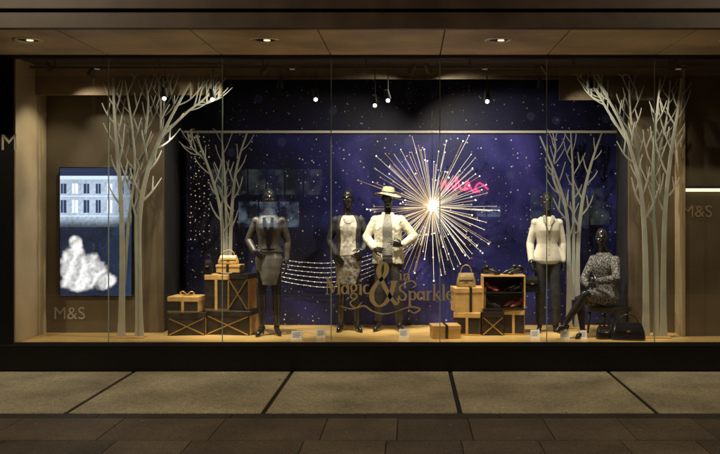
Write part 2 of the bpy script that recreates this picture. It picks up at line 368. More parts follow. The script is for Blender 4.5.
# ------------------------------------------------------------ cutout trees
def tree(D,mains,seed,wb,tw=(22,50),nt_=9,ws_=0.72):
    rnd=random.Random(seed); e=empty('cutout_tree'); bm=bmesh.new(); k=0
    for pts,w0,w1 in mains:
        c=catmull(pts,8); n=len(c)
        ws=[(w0+(w1-w0)*(i/(n-1))**0.8)*ws_ for i in range(n)]
        ws=[w*(1+0.35*math.exp(-i*0.6)) if pts[0][1]>315 else w for i,w in enumerate(ws)]
        W=[(PX(x,D),PZ(y,D)) for x,y in c]
        W[0]=(W[0][0],FL+0.002) if pts[0][1]>315 else W[0]
        ribbon(bm,W,[w*D/F for w in ws],D+k*0.0007,0.018); k+=1
        side=rnd.choice((-1,1))
        for j in range(nt_):
            t=0.40+0.55*j/nt_+rnd.uniform(-.02,.02); i=int(t*(n-1)); x,y=c[i]
            a=c[min(n-1,i+1)]; dx=a[0]-x; dy=a[1]-y; ang=math.atan2(-dy,dx)
            side=-side; L_=rnd.uniform(*tw)*(1-0.35*t); sp=rnd.uniform(0.35,0.75)*side
            pp=[(x,y)]; an=ang+sp
            for s in range(4):
                x+=math.cos(an)*L_/4; y-=math.sin(an)*L_/4
                an+= (math.pi/2-an)*0.2+rnd.uniform(-.08,.08); pp.append((x,max(y,wb)))
            cc=catmull(pp,4); m_=len(cc); wst=min(ws[i]*0.6,2.7)
            ribbon(bm,[(PX(a_,D),PZ(b_,D)) for a_,b_ in cc],[(wst+(0.6-wst)*q/(m_-1))*D/F for q in range(m_)],D+k*0.0007,0.014); k+=1
            if L_>24:
                x,y=pp[2]; an2=an-side*0.5; q2=[(x,y)]
                for s in range(3):
                    x+=math.cos(an2)*L_*0.16; y-=math.sin(an2)*L_*0.16; q2.append((x,max(y,wb)))
                cc=catmull(q2,3); m_=len(cc)
                ribbon(bm,[(PX(a_,D),PZ(b_,D)) for a_,b_ in cc],[(1.5-0.9*q/(m_-1))*D/F for q in range(m_)],D+k*0.0007,0.014); k+=1
    frombm(bm,'board',M['treepaint'],e)
    box('foot',PX(mains[0][0][0][0]-6,D),PX(mains[1][0][0][0]+6,D),D-0.06,D+0.1,FL+0.0015,FL+0.014,M['kraft'],e,0.003)
DT=10.46
tree(DT,[([(121,339),(122,270),(121,205),(117,150),(114,110),(113,78)],9.5,2),
 ([(139,339),(138,275),(139,215),(149,165),(168,122),(190,82)],11,2),
 ([(123,285),(128,220),(134,170),(131,125),(124,80)],5,1.5),
 ([(137,300),(135,240),(136,190),(143,140),(147,105),(144,78)],6,1.6),
 ([(150,165),(160,128),(163,100),(162,78)],4.5,1.4),
 ([(160,136),(185,112),(203,98),(218,80)],4,1.2)],3,74,nt_=10)
tree(DT,[([(646,339),(646,280),(644,220),(638,175),(622,125),(597,80)],10,2),
 ([(664,339),(664,270),(666,205),(672,150),(678,112),(682,78)],9,2),
 ([(657,339),(657,260),(653,190),(656,130),(661,78)],7,1.6),
 ([(643,200),(640,160),(632,120),(630,80)],5,1.5),
 ([(628,140),(610,112),(600,95),(589,80)],4,1.2),
 ([(665,205),(660,160),(668,120),(672,80)],4.5,1.4)],11,74,nt_=10)
tree(11.25,[([(222,326),(223,265),(221,215),(211,175),(196,135)],8,1.6),
 ([(230,326),(230,255),(232,205),(237,165),(247,132)],7,1.6),
 ([(226,300),(226,220),(224,170),(221,132)],5,1.4),
 ([(214,185),(204,160),(192,148),(187,134)],3.5,1.2)],5,129,(16,34),7)
tree(11.25,[([(569,326),(569,265),(567,215),(557,178),(540,136)],8,1.6),
 ([(578,326),(578,255),(582,205),(591,165),(602,133)],8,1.6),
 ([(573,300),(574,220),(573,170),(571,132)],5.5,1.4),
 ([(565,205),(553,175),(556,150),(553,132)],4,1.2)],9,129,(16,34),7)
# ------------------------------------------------------------ starburst sculpture
sb=empty('starburst_sculpture',P(432,207,11.2))
rnd=random.Random(5)
bm=bmesh.new(); bb=bmesh.new(); bg=bmesh.new()
N=150
for i in range(N):
    a=2*math.pi*i/N*7.03+rnd.uniform(-.05,.05)
    el=rnd.uniform(-0.9,0.5)
    L_=rnd.choice((0.4,0.55,0.7,0.82,0.96))*rnd.uniform(.85,1.08)
    d=Vector((math.cos(a),math.sin(el)*0.38,math.sin(a))); d.normalize()
    tip=d*L_
    left=d.x<-0.2
    tgt=bm if rnd.random()<(0.35 if left else 0.7) else bg
    cyl(tgt,d*0.05,tip,0.0040,0.0022,5)
    bmesh.ops.create_icosphere(bb if rnd.random()<(.3 if left else .5) else bg,subdivisions=1,radius=rnd.uniform(0.007,0.013),matrix=Matrix.Translation(tip))
    if L_>0.7 and rnd.random()<.5:
        bmesh.ops.create_icosphere(bg,subdivisions=1,radius=0.009,matrix=Matrix.Translation(tip*rnd.uniform(.6,.85)))
cyl(bm,(0,0.0,0),(0,0.34,0),0.012,0.012,8)
frombm(bm,'rods',mat('glow_rods',(0.8,0.77,0.68),0.4,emit=(1,0.92,0.78),estr=0.28),sb)  # weak emission stands in for spotlight falling on the cream-painted rods
frombm(bb,'tips',M['led'],sb); frombm(bg,'gold_rods',mat('gold_rod',(0.7,0.54,0.3),0.35,metal=0.4,emit=(1,0.7,0.38),estr=0.14),sb)  # gold rods carry a slight emission as their spotlit sheen
bm=bmesh.new(); bmesh.ops.create_icosphere(bm,subdivisions=3,radius=0.06)
for i in range(60):
    a=rnd.uniform(0,6.28); e_=rnd.uniform(-1.2,1.2); d=Vector((math.cos(a)*math.cos(e_),math.sin(e_),math.sin(a)*math.cos(e_)))
    cyl(bm,d*0.05,d*rnd.uniform(.08,.14),0.004,0.002,4)
frombm(bm,'core',M['core'],sb)
bm=bmesh.new(); cyl(bm,(0,0,0.05),(0,0,PZ(131,11.52)-sb.location.z+0.25),0.0015,0.0015,5); frombm(bm,'wire',M['metal'],sb)
sw=empty('light_swoosh'); bm=bmesh.new(); bl_=bmesh.new()
for k in range(6):
    o_=k*4.6
    pts=[(276,259+o_*0.9),(300,262+o_*0.98),(330,263+o_*1.05),(360,258+o_*0.95),(395,246+o_*0.7),(425,226+o_*0.4)]
    c=catmull(pts,14)
    W=[P(x,y,11.42+0.004*k) for x,y in c]
    for i in range(len(W)-1): cyl(bm,W[i],W[i+1],0.0034,0.0034,4)
    for i in range(k%2,len(W),3):
        bmesh.ops.create_icosphere(bl_,subdivisions=1,radius=0.0075,matrix=Matrix.Translation(W[i]+Vector((0,-0.008,0))))
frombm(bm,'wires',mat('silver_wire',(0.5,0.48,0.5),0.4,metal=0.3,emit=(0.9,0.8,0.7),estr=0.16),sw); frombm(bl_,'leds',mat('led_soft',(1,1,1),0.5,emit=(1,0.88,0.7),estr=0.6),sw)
sp=empty('hanging_sparkle_string'); bm=bmesh.new(); bt=bmesh.new()
for s in range(5):
    x=190+s*5+rnd.uniform(-1,1)
    cyl(bt,(PX(x,11.45),11.45,PZ(131,11.45)),(PX(x,11.45),11.45,PZ(245,11.45)),0.001,0.001,4)
    for k in range(16):
        bmesh.ops.create_icosphere(bm,subdivisions=1,radius=rnd.uniform(.004,.011),matrix=Matrix.Translation((PX(x,11.45)+rnd.uniform(-.01,.01),11.447,PZ(138+k*6.6+rnd.uniform(-3,3),11.45))))
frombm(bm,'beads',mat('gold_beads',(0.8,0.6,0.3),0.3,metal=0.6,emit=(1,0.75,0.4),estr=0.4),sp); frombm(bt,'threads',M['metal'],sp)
# ------------------------------------------------------------ digital screen
scr=empty('digital_screen')
D=10.80
x0,x1=PX(60,D),PX(131.5,D); z1,z0=PZ(168,D),PZ(296,D)
box('case',x0-0.012,x1+0.012,D+0.003,DW-0.001,z0-0.012,z1+0.012,M['black'],scr,0.004)
def sst(a,b,x):
    t=max(0,min(1,(x-a)/(b-a))); return t*t*(3-2*t)
def scol(u,v):
    n=mnoise.noise(Vector((u*7,v*12,0)))*0.5+0.5
    n2=mnoise.noise(Vector((u*26,v*44,3)))*0.5+0.5
    n3=mnoise.noise(Vector((u*3,v*5,8)))*0.5+0.5
    if v<0.46:
        base=Vector((0.34,0.42,0.54))*(0.65+0.6*n2)*(0.7+0.6*n3)
        if v<0.06: base=Vector((0.015,0.025,0.06))
        elif v<0.09: base=Vector((0.50,0.6,0.75))
        for a,b in ((0.12,0.20),(0.25,0.35)):
            if a<v<b:
                k=(u*6.2+0.2)%1
                if 0.27<k<0.73:
                    base=Vector((0.02,0.03,0.07)) if int(u*6.2+.2)%3!=1 else Vector((0.75,0.8,0.85))
                    if 0.47<k<0.53: base=Vector((0.2,0.28,0.42))
        if 0.215<v<0.225 or 0.37<v<0.378: base=Vector((0.6,0.7,0.85))
        base=base*(1-0.85*sst(0.37,0.46,v))
        return base*(1-0.6*sst(0.62,0.95,u))
    bg=Vector((0.006,0.010,0.025))*(0.6+2*n2*n)+Vector((0.008,0.02,0.045))*sst(0.55,0.95,u)*n3
    m=0
    for ex,ey,rx,ry in ((0.22,0.60,0.10,0.07),(0.20,0.68,0.16,0.09),(0.30,0.76,0.30,0.10),(0.36,0.85,0.34,0.11),(0.62,0.88,0.16,0.07),(0.24,0.90,0.24,0.07),(0.12,0.80,0.12,0.10)):
        q=((u-ex)/rx)**2+((v-ey)/ry)**2
        m=max(m,1-sst(0.35,1.25,q+1.1*(n-0.5)+0.5*(n2-0.5)))
    fold=0.5+0.5*math.sin(u*30+v*22+10*n)
    g_=Vector((0.80,0.79,0.78))*(0.22+0.4*fold+0.5*n2)
    return bg*(1-m)+g_*m
bm=bmesh.new(); cl=bm.loops.layers.float_color.new('Col'); NX,NY=100,180
g=[[bm.verts.new((x0+(x1-x0)*i/NX,D,z1-(z1-z0)*j/NY)) for i in range(NX+1)] for j in range(NY+1)]
for j in range(NY):
    for i in range(NX):
        f=bm.faces.new((g[j][i],g[j+1][i],g[j+1][i+1],g[j][i+1])); c=scol((i+.5)/NX,(j+.5)/NY)
        for l in f.loops: l[cl]=(c.x,c.y,c.z,1)
frombm(bm,'picture',M['screen'],scr)
# ------------------------------------------------------------ glass lettering
def arc(cx,cy,rx,ry,a0,a1,n=16):
    return [(cx+rx*math.cos(math.radians(a0+(a1-a0)*i/n)),cy+ry*math.sin(math.radians(a0+(a1-a0)*i/n))) for i in range(n+1)]
T=0.10; t=0.04
def sf(x,y,w=0.2): return ([(x-w/2,y),(x+w/2,y)],[t,t])
def ln(a,b,w): return ([a,b],[w,w])
def vw(pts,lo,hi):
    ws=[]
    for i in range(len(pts)):
        a=pts[max(0,i-1)];b=pts[min(len(pts)-1,i+1)]; dx=b[0]-a[0];dy=b[1]-a[1];l=math.hypot(dx,dy) or 1
        ws.append(lo+(hi-lo)*abs(dy)/l)
    return (pts,ws)
G={
'M':(0.92,[ln((.12,0),(.14,.70),t),ln((.15,.70),(.45,.06),T),ln((.45,.06),(.75,.70),t),ln((.77,.70),(.79,0),T),sf(.12,0),sf(.79,0,.24),sf(.10,.70,.16),sf(.82,.70,.16)]),
'a':(0.50,[vw(arc(.2,.2,.16,.19,20,340),t,T),ln((.39,.42),(.39,.02),T*.9),sf(.42,0.01,.12)]),
'g':(0.48,[vw(arc(.21,.28,.15,.15,0,360),t,T*.9),vw(arc(.21,-.10,.18,.12,0,360),t,T*.7),vw([(.10,.16),(.08,.08),(.2,.03),(.3,.02)],t,T*.8),ln((.32,.38),(.45,.42),t)]),
'i':(0.26,[ln((.12,.42),(.12,.0),T),sf(.12,0,.2),sf(.08,.42,.12),ln((.12,.56),(.12,.65),T)]),
'c':(0.42,[vw(arc(.22,.21,.17,.2,55,310),t,T)]),
'S':(0.55,[vw(catmull([(.42,.56),(.36,.68),(.22,.72),(.10,.60),(.14,.46),(.30,.36),(.44,.22),(.38,.05),(.22,-.01),(.08,.08),(.05,.2)],4),t,T)]),
'p':(0.50,[ln((.10,.42),(.10,-.26),T),vw(arc(.26,.21,.16,.2,150,-150),t,T),sf(.10,-.26,.2),sf(.06,.42,.1)]),
'r':(0.36,[ln((.10,.42),(.10,0),T),sf(.10,0,.2),vw([(.12,.28),(.18,.38),(.26,.42),(.32,.38)],t,T*.8),sf(.06,.42,.1)]),
'k':(0.50,[ln((.10,.74),(.10,0),T),sf(.10,0,.2),ln((.12,.18),(.36,.42),t),ln((.2,.26),(.42,0),T),sf(.43,0,.14),sf(.36,.42,.14),sf(.06,.74,.1)]),
'l':(0.26,[ln((.12,.74),(.12,0),T),sf(.12,0,.2),sf(.08,.74,.12)]),
'e':(0.42,[vw(arc(.21,.21,.17,.2,10,315),t,T),ln((.05,.24),(.37,.24),t)]),
'n':(0.50,[ln((.10,.42),(.10,0),T),sf(.10,0,.18),vw([(.12,.3),(.2,.40),(.29,.42),(.37,.36),(.38,.25),(.38,0)],t,T),sf(.38,0,.18)]),
't':(0.30,[ln((.12,.58),(.12,.04),T),ln((.02,.42),(.24,.42),t),sf(.16,.01,.1)]),
'h':(0.50,[ln((.10,.74),(.10,0),T),sf(.10,0,.18),vw([(.12,.3),(.2,.40),(.29,.42),(.37,.36),(.38,.25),(.38,0)],t,T),sf(.38,0,.18)]),
'&':(0.9,[vw(catmull([(.86,.02),(.70,.08),(.50,.28),(.30,.54),(.27,.68),(.36,.79),(.48,.76),(.50,.64),(.40,.52),(.20,.40),(.06,.24),(.08,.08),(.24,-.02),(.44,.02),(.60,.16),(.70,.34),(.72,.44)],4),t,T*1.25),ln((.62,.44),(.84,.44),t),vw(arc(.78,.07,.09,.06,-150,60,8),t,t)])}
lt=empty('window_lettering')
kcount=0
def write(s,px,py,size_px,name,bold=1.0,xs=1.0):
    global kcount
    D=10.01; sc=size_px*D/F; x=PX(px,D); z=PZ(py,D); bm=bmesh.new()
    for ch in s:
        adv,st=G[ch]
        for pts,ws in st:
            ribbon(bm,[(x+a*sc*xs,z+b*sc) for a,b in pts],[w*sc*bold for w in ws],10.0105+0.0002*(kcount%20),0.0005); kcount+=1
        x+=adv*sc*xs
    frombm(bm,name,M['letter'],lt)
write('Magic',325,294,22,'word_magic',1.05,0.80)
write('Sparkle',398,300,21,'word_sparkle',1.05,0.86)
write('&',370,305,53,'ampersand',0.78,0.62)
write('in',399,280,15,'word_in',1.1)
write('the',338,276,10,'word_the',1.2)
bm=bmesh.new(); D=10.01
for i,(pts) in enumerate(([(340,306),(352,309),(364,306),(372,311),(384,314),(398,311)],[(362,302),(356,308),(350,303),(356,299)],[(398,311),(410,307),(420,309),(414,313),(408,309)],[(404,283),(412,281),(416,285),(412,288)])):
    c=catmull(pts,6); n=len(c); ribbon(bm,[(PX(a,D),PZ(b,D)) for a,b in c],[(0.5+1.1*math.sin(math.pi*k/(n-1)))*D/F for k in range(n)],10.0152+0.0006*i,0.0004)
frombm(bm,'flourish',M['letter'],lt)
# ------------------------------------------------------------ mannequins
def hand(bm,w,d,n,sgn,curl=0.45):
    d=Vector(d).normalized(); n=Vector(n); n=(n-d*n.dot(d)).normalized(); s=d.cross(n)*sgn
    w=Vector(w)
    kn=[]
    for i,(o,l) in enumerate(((0.030,0.086),(0.011,0.092),(-0.009,0.088),(-0.028,0.078))):
        k=w+d*l+s*o; tcap(bm,w+s*o*0.55+d*0.01,k,0.014,0.0115,8); kn.append(k)
    for i,(k,L_) in enumerate(zip(kn,(0.070,0.078,0.073,0.057))):
        dd=d+s*(0.10*(1.5-i)); dd.normalize(); p=k; a=curl*0.6
        for q,fr in enumerate((0.45,0.32,0.23)):
            v=(dd*math.cos(a)+n*math.sin(a)); p2=p+v*L_*fr
            tcap(bm,p,p2,0.0088-0.0009*q,0.0080-0.0009*q,8); p=p2; a+=curl
    b=w+d*0.02+s*0.024; p1=b+(d*0.6+s*0.7+n*0.25).normalized()*0.045; p2=p1+(d*0.85+s*0.3+n*0.3).normalized()*0.034; p3=p2+(d*0.95+n*0.3).normalized()*0.026
    tcap(bm,b,p1,0.014,0.0105,8); tcap(bm,p1,p2,0.0105,0.009,8); tcap(bm,p2,p3,0.009,0.0075,8)
TORSO=[(0.86,.10,.08,0.0),(0.93,.160,.108,.005),(0.99,.158,.108,.008),(1.06,.132,.092,.0),(1.13,.112,.080,-.004),(1.21,.124,.090,-.006),(1.31,.140,.106,-.012),(1.38,.146,.096,-.004),(1.43,.145,.075,.006),(1.47,.085,.062,.01),(1.50,.052,.054,.01),(1.60,.046,.050,.0)]
def lean_fn(J):
    lx,ly=J.get('lean',(0,0)); dz=J.get('dz',0)
    return lambda z:(lx*(z-0.93),ly*(z-0.93),z+dz)
def torso_rings(J,z0,z1,g=0.0):
    f=lean_fn(J); out=[]
    def at(z):
        for i in range(len(TORSO)-1):
            a,b=TORSO[i],TORSO[i+1]
            if a[0]<=z<=b[0]:
                t_=(z-a[0])/(b[0]-a[0]); return [a[k]+(b[k]-a[k])*t_ for k in range(4)]
        return list(TORSO[0] if z<TORSO[0][0] else TORSO[-1])
    n=14
    for i in range(n+1):
        z=z0+(z1-z0)*i/n; a=at(z); gg=g if not callable(g) else g(z)
        cx,cy,cz=f(z); out.append((cx,cy+a[3],cz,a[1]+gg,a[2]+gg))
    return out
def head(bm,J):
    f=lean_fn(J); cx,cy,cz=f(1.685); yaw=J.get('yaw',0); tilt=J.get('tilt',0)
    R=Matrix.Translation((cx,cy-0.01,cz))@Matrix.Rotation(yaw,4,'Z')@Matrix.Rotation(tilt,4,'X')
    def e(c,r): ell(bm,R@Vector(c),r,R.to_3x3().to_4x4())
    e((0,0.012,0.022),(0.073,0.094,0.100)); e((0,-0.022,-0.035),(0.056,0.066,0.082)); e((0,-0.045,-0.088),(0.030,0.034,0.026))
    e((0,-0.083,0.022),(0.045,0.012,0.010)); e((0,-0.091,-0.008),(0.010,0.016,0.030)); e((0,-0.098,-0.026),(0.013,0.012,0.009))
    e((0,-0.083,-0.056),(0.021,0.009,0.006)); e((0,-0.080,-0.064),(0.018,0.009,0.006))
    for s in (-1,1): e((s*0.074,0.012,-0.008),(0.008,0.017,0.031)); e((s*0.036,-0.062,-0.02),(0.020,0.018,0.016))
    return R
def arm(bm,J,S,rs,stop=1.0):
    sh,el,wr=Vector(J['sh'+S]),Vector(J['el'+S]),Vector(J['wr'+S])
    tcap(bm,sh,el,rs[0],rs[1],14); e2=el+(wr-el)*stop
    mid=el+(e2-el)*0.3
    tcap(bm,el,mid,rs[1],(rs[1]*1.0),14); tcap(bm,mid,e2,rs[1],rs[2],14)
def legs(bm,J,g=0.0):
    for S in 'LR':
        hp,kn,an,to=(Vector(J[k+S]) for k in ('hip','kn','an','toe'))
        tcap(bm,hp,hp+(kn-hp)*0.35,0.088+g,0.078+g,16); tcap(bm,hp+(kn-hp)*0.35,kn,0.078+g,0.050+g,16)
        ax=(an-kn); ca=kn+ax*0.3+Vector((0,0.012,0))
        tcap(bm,kn,ca,0.050+g,0.053+g,14); tcap(bm,ca,an,0.053+g,0.032+g*0.8,14)
def shoe(bm,an,to):
    an=Vector(an);to=Vector(to); fl=to.z
    d=Vector((to.x-an.x,to.y-an.y,0)).normalized()
    heel=an-d*0.035+Vector((0,0,-0.03))
    tcap(bm,an+Vector((0,0,-0.01)),heel,0.036,0.032,12)
    ball=to-d*0.055
    tcap(bm,heel,ball+Vector((0,0,0.018)),0.030,0.031,12); tcap(bm,ball+Vector((0,0,0.010)),to+Vector((0,0,0.0)),0.032,0.016,12)
    h0=heel-d*0.012
    if h0.z-fl>0.03: tcap(bm,h0,Vector((h0.x,h0.y,fl-0.004)),0.019,0.009,10)
def mannequin(loc,rotz,scale,J,dress):
    e=empty('mannequin',loc,rotz,scale)
    bm=bmesh.new()
    loft(bm,torso_rings(J,0.86,1.60)); R=head(bm,J)
    for S,sg in (('L',1),('R',-1)):
        arm(bm,J,S,(0.044,0.035,0.024)); wr=Vector(J['wr'+S]); el=Vector(J['el'+S])
        hd=J.get('hd'+S,(wr-el)); hn=J.get('hn'+S,(-sg,0,0))
        hand(bm,wr,hd,hn,J.get('th'+S,sg),J.get('curl'+S,0.35))
        ell(bm,J['sh'+S],(0.050,0.048,0.048))
    legs(bm,J)
    remesh(bm,'body',M['mann'],e,0.0055,2)
    bm=bmesh.new()
    for S in 'LR': shoe(bm,J['an'+S],J['toe'+S])
    remesh(bm,'shoes',M['patent'],e,0.0055,1)
    dress(e,J,R)
    return e
def ground_legs(w=0.085,offL=(0,0),offR=(0,0),toeout=0.05):
    return dict(hipL=(w,0,.90),knL=(w+.01+offL[0]*.5,-.02+offL[1]*.5,.50),anL=(w+.01+offL[0],.02+offL[1],.115),toeL=(w+.01+toeout+offL[0],-.13+offL[1],.018),
     hipR=(-w,0,.90),knR=(-w-.01+offR[0]*.5,-.02+offR[1]*.5,.50),anR=(-w-.01+offR[0],.02+offR[1],.115),toeR=(-w-.01-toeout+offR[0],-.13+offR[1],.018))
def sleeves(bm,J,r,stop=0.93):
    for S in 'LR':
        arm(bm,J,S,r,stop); ell(bm,J['sh'+S],(r[0]+.004,)*3)
J1=dict(shL=(.155,0,1.405),elL=(.225,.03,1.14),wrL=(.215,-.05,.90),shR=(-.155,0,1.405),elR=(-.255,.03,1.17),wrR=(-.165,-.11,1.03),hdR=(0.75,-.1,-.5),hnR=(0,1,-.1),thR=1,
  hnL=(-1,0,0),yaw=0.15,**ground_legs(.075,(0.01,0),(0.0,-.05)))
def d1(e,J,R):
    bm=bmesh.new(); loft(bm,torso_rings(J,1.02,1.475,lambda z:0.016+(0.006 if z<1.06 else 0))); sleeves(bm,J,(.052,.045,.035)); remesh(bm,'jacket',M['leather'],e,0.007,2,0.007)
    bm=bmesh.new(); loft(bm,[(0,0,.62,.128,.110),(0,0,.70,.140,.116),(0,0,.85,.164,.123),(0,.004,.95,.170,.123),(0,.004,1.02,.146,.106),(0,0,1.06,.134,.100)]); remesh(bm,'skirt',M['satin'],e,0.008,2,0.010)
    bm=bmesh.new()
    for s in (-1,1):
        ribbon(bm,[(s*.012,1.10),(s*.020,1.25),(s*.045,1.36),(s*.05,1.45)],[.02,.03,.045,.035],-.136,0.03)
    cyl(bm,(0,-.130,1.04),(0,-.140,1.30),.004,.004,6)
    frombm(bm,'lapels',M['patent'],e)
    bm=bmesh.new()
    loft(bm,[(0,0,1.045,.150,.116),(0,0,1.070,.146,.113)]); frombm(bm,'belt',M['patent'],e)
    bm=bmesh.new(); tcap(bm,(0,.01,1.46),(0,.0,1.54),.060,.054,16); remesh(bm,'collar',M['leather'],e,0.008,1)
mannequin((PX(269,10.68),10.68,FL),0.08,0.985,J1,d1)
J2=dict(shL=(.155,0,1.405),elL=(.25,.04,1.17),wrL=(.18,-.12,1.03),hdL=(-.6,-.3,-.5),hnL=(-.3,1,0),thL=-1,shR=(-.155,0,1.405),elR=(-.235,.03,1.15),wrR=(-.15,-.10,.97),hdR=(.5,-.2,-.7),hnR=(0,1,0),yaw=-0.2,
  **ground_legs(.075,(0.03,-.04),(0,0)))
def d2(e,J,R):
    bm=bmesh.new(); loft(bm,torso_rings(J,0.96,1.47,0.018)); remesh(bm,'top',M['taupe'],e,0.008,2,0.010)
    bm=bmesh.new()
    for s in (-1,1):
        loft(bm,[(s*.120,.01,.90,.062,.115),(s*.117,.01,1.0,.056,.112),(s*.108,.01,1.13,.042,.095),(s*.116,.0,1.3,.045,.118),(s*.114,.005,1.42,.045,.095),(s*.085,.01,1.47,.04,.07)],20)
    loft(bm,[(0,.07,.90,.15,.05),(0,.06,1.13,.12,.04),(0,.06,1.42,.14,.045)],20)
    sleeves(bm,J,(.054,.046,.034)); remesh(bm,'jacket',M['blackcloth'],e,0.007,2,0.010)
    bm=bmesh.new(); loft(bm,[(0,0,.60,.145,.114),(0,0,.75,.158,.12),(0,.004,.93,.172,.122),(0,0,1.0,.150,.108),(0,0,1.05,.13,.098)]); remesh(bm,'skirt',M['skirtpat'],e,0.008,2,0.014)
    bm=bmesh.new()
    for k in range(11):
        a=math.pi*(0.12+0.76*k/10); ell(bm,(.070*math.cos(a),-.105-.03*math.sin(a),1.49-.09*math.sin(a)),(.009,.009,.009),None,10,8)
    frombm(bm,'necklace',M['brass'],e,True)
    bm=bmesh.new(); loft(bm,[(0,0,1.085,.137,.104),(0,0,1.125,.135,.102)]); frombm(bm,'belt',M['patent'],e)
mannequin((PX(348,11.0),11.0,FL),0.1,0.985,J2,d2)
J3=dict(shL=(.160,0,1.405),elL=(.33,.02,1.20),wrL=(.19,-.14,1.10),hdL=(-.8,-.25,.1),hnL=(-.2,1,0),thL=-1,shR=(-.160,0,1.405),elR=(-.275,-.02,1.19),wrR=(-.16,-.16,1.06),hdR=(.7,-.2,-.2),hnR=(0,1,-.2),yaw=0.1,
  **ground_legs(.08,(0.05,-.02),(-.03,.02)))
def d3(e,J,R):
    bm=bmesh.new(); loft(bm,torso_rings(J,0.92,1.485,0.016)); remesh(bm,'top',M['greyknit'],e,0.008,2,0.012)
    bm=bmesh.new()
    for s in (-1,1):
        loft(bm,[(s*.135,.01,.86,.068,.128),(s*.130,.01,1.0,.066,.126),(s*.120,.01,1.13,.056,.112),(s*.120,.0,1.3,.054,.127),(s*.115,.005,1.42,.055,.10),(s*.08,.02,1.475,.045,.075)],20)
    loft(bm,[(0,.08,.86,.18,.06),(0,.07,1.13,.13,.05),(0,.06,1.45,.14,.05)],20)
    for s in (-1,1):
        tcap(bm,(s*.083,-.105,.88),(s*.078,-.095,1.13),.020,.020,12); tcap(bm,(s*.078,-.095,1.13),(s*.082,-.115,1.33),.020,.024,12); tcap(bm,(s*.082,-.115,1.33),(s*.055,-.045,1.49),.024,.026,12)
    sleeves(bm,J,(.062,.056,.046),.9); remesh(bm,'coat',M['fur'],e,0.007,1,0.010,furt)
    bm=bmesh.new()
    for S in 'LR':
        hp,kn,an=(Vector(J[k+S]) for k in ('hip','kn','an')); tcap(bm,hp,kn,.100,.066,16); tcap(bm,kn,an+Vector((0,0,.04)),.066,.052,16)
    loft(bm,[(0,0,.86,.155,.11),(0,0,.98,.172,.12)]); remesh(bm,'trousers',M['blackcloth'],e,0.009,2,0.012)
    bm=bmesh.new(); Q=R@Matrix.Translation((0,.01,.055))@Matrix.Rotation(0.12,4,'Y')
    prof=[(0.001,.098),(.04,.098),(.068,.088),(.080,.06),(.086,.0),(.12,-.008),(.165,-.020),(.175,-.016),(.165,-.012),(.12,.0),(.09,.012)]
    seg=40; rr=[]
    for r,z in prof: rr.append([bm.verts.new(Q@Vector((r*math.cos(2*math.pi*i/seg),r*1.08*math.sin(2*math.pi*i/seg),z+0.012*math.sin(4*math.pi*i/seg)*(r/.17)**2))) for i in range(seg)])
    for i in range(len(rr)-1):
        for j in range(seg): bm.faces.new((rr[i][j],rr[i][(j+1)%seg],rr[i+1][(j+1)%seg],rr[i+1][j]))
    bm.faces.new(rr[0]); frombm(bm,'hat',M['hat'],e,True)
    bm=bmesh.new(); rr=[]
    for r,z in ((.087,.0),(.090,.002),(.087,.026),(.083,.028)): rr.append([bm.verts.new(Q@Vector((r*math.cos(2*math.pi*i/seg),r*1.08*math.sin(2*math.pi*i/seg),z+.004))) for i in range(seg)])
    for i in range(3):
        for j in range(seg): bm.faces.new((rr[i][j],rr[i][(j+1)%seg],rr[i+1][(j+1)%seg],rr[i+1][j]))
    frombm(bm,'hat_band',M['blackcloth'],e,True)
mannequin((PX(388,11.0),11.02,FL),-0.05,0.985,J3,d3)
J4=dict(shL=(.152,0,1.405),elL=(.205,.03,1.14),wrL=(.20,-.03,.90),hnL=(-1,0,0),shR=(-.152,0,1.405),elR=(-.215,.03,1.14),wrR=(-.215,-.07,.90),hnR=(1,0,0),curlR=0.9,yaw=-0.15,
  **ground_legs(.08,(0.02,-.05),(0,0)))
def d4(e,J,R):
    bm=bmesh.new(); loft(bm,torso_rings(J,0.88,1.485,lambda z:0.018+(1.2-z)*0.035 if z<1.2 else 0.018)); sleeves(bm,J,(.054,.049,.038),.9); remesh(bm,'blouse',M['cream'],e,0.007,2,0.012)
    bm=bmesh.new()
    for s in (-1,1): ribbon(bm,[(s*.010,1.36),(s*.035,1.42),(s*.060,1.50)],[.012,.035,.03],-.125,0.05)
    frombm(bm,'collar',M['cream'],e)
    bm=bmesh.new()
    for k in range(6): ell(bm,(0,-.134+0.004*abs(k-3),1.0+k*.065),(.006,.005,.006),None,8,6)
    tube(bm,[Vector((-.06,-.10,1.48)),Vector((-.04,-.13,1.38)),Vector((0,-.145,1.28)),Vector((.04,-.13,1.38)),Vector((.06,-.10,1.48))],.004)
    frombm(bm,'buttons_and_chain',M['metal'],e,True)
    bm=bmesh.new()
    for S in 'LR':
        hp,kn,an=(Vector(J[k+S]) for k in ('hip','kn','an')); tcap(bm,hp,kn,.095,.064,16); tcap(bm,kn,an+Vector((0,0,.02)),.064,.052,16)
    loft(bm,[(0,0,.86,.150,.11),(0,0,.98,.160,.11)]); remesh(bm,'trousers',M['blackcloth'],e,0.009,2,0.010)
mannequin((PX(547,10.93),10.93,FL),0.05,0.965,J4,d4)
dz=-0.49
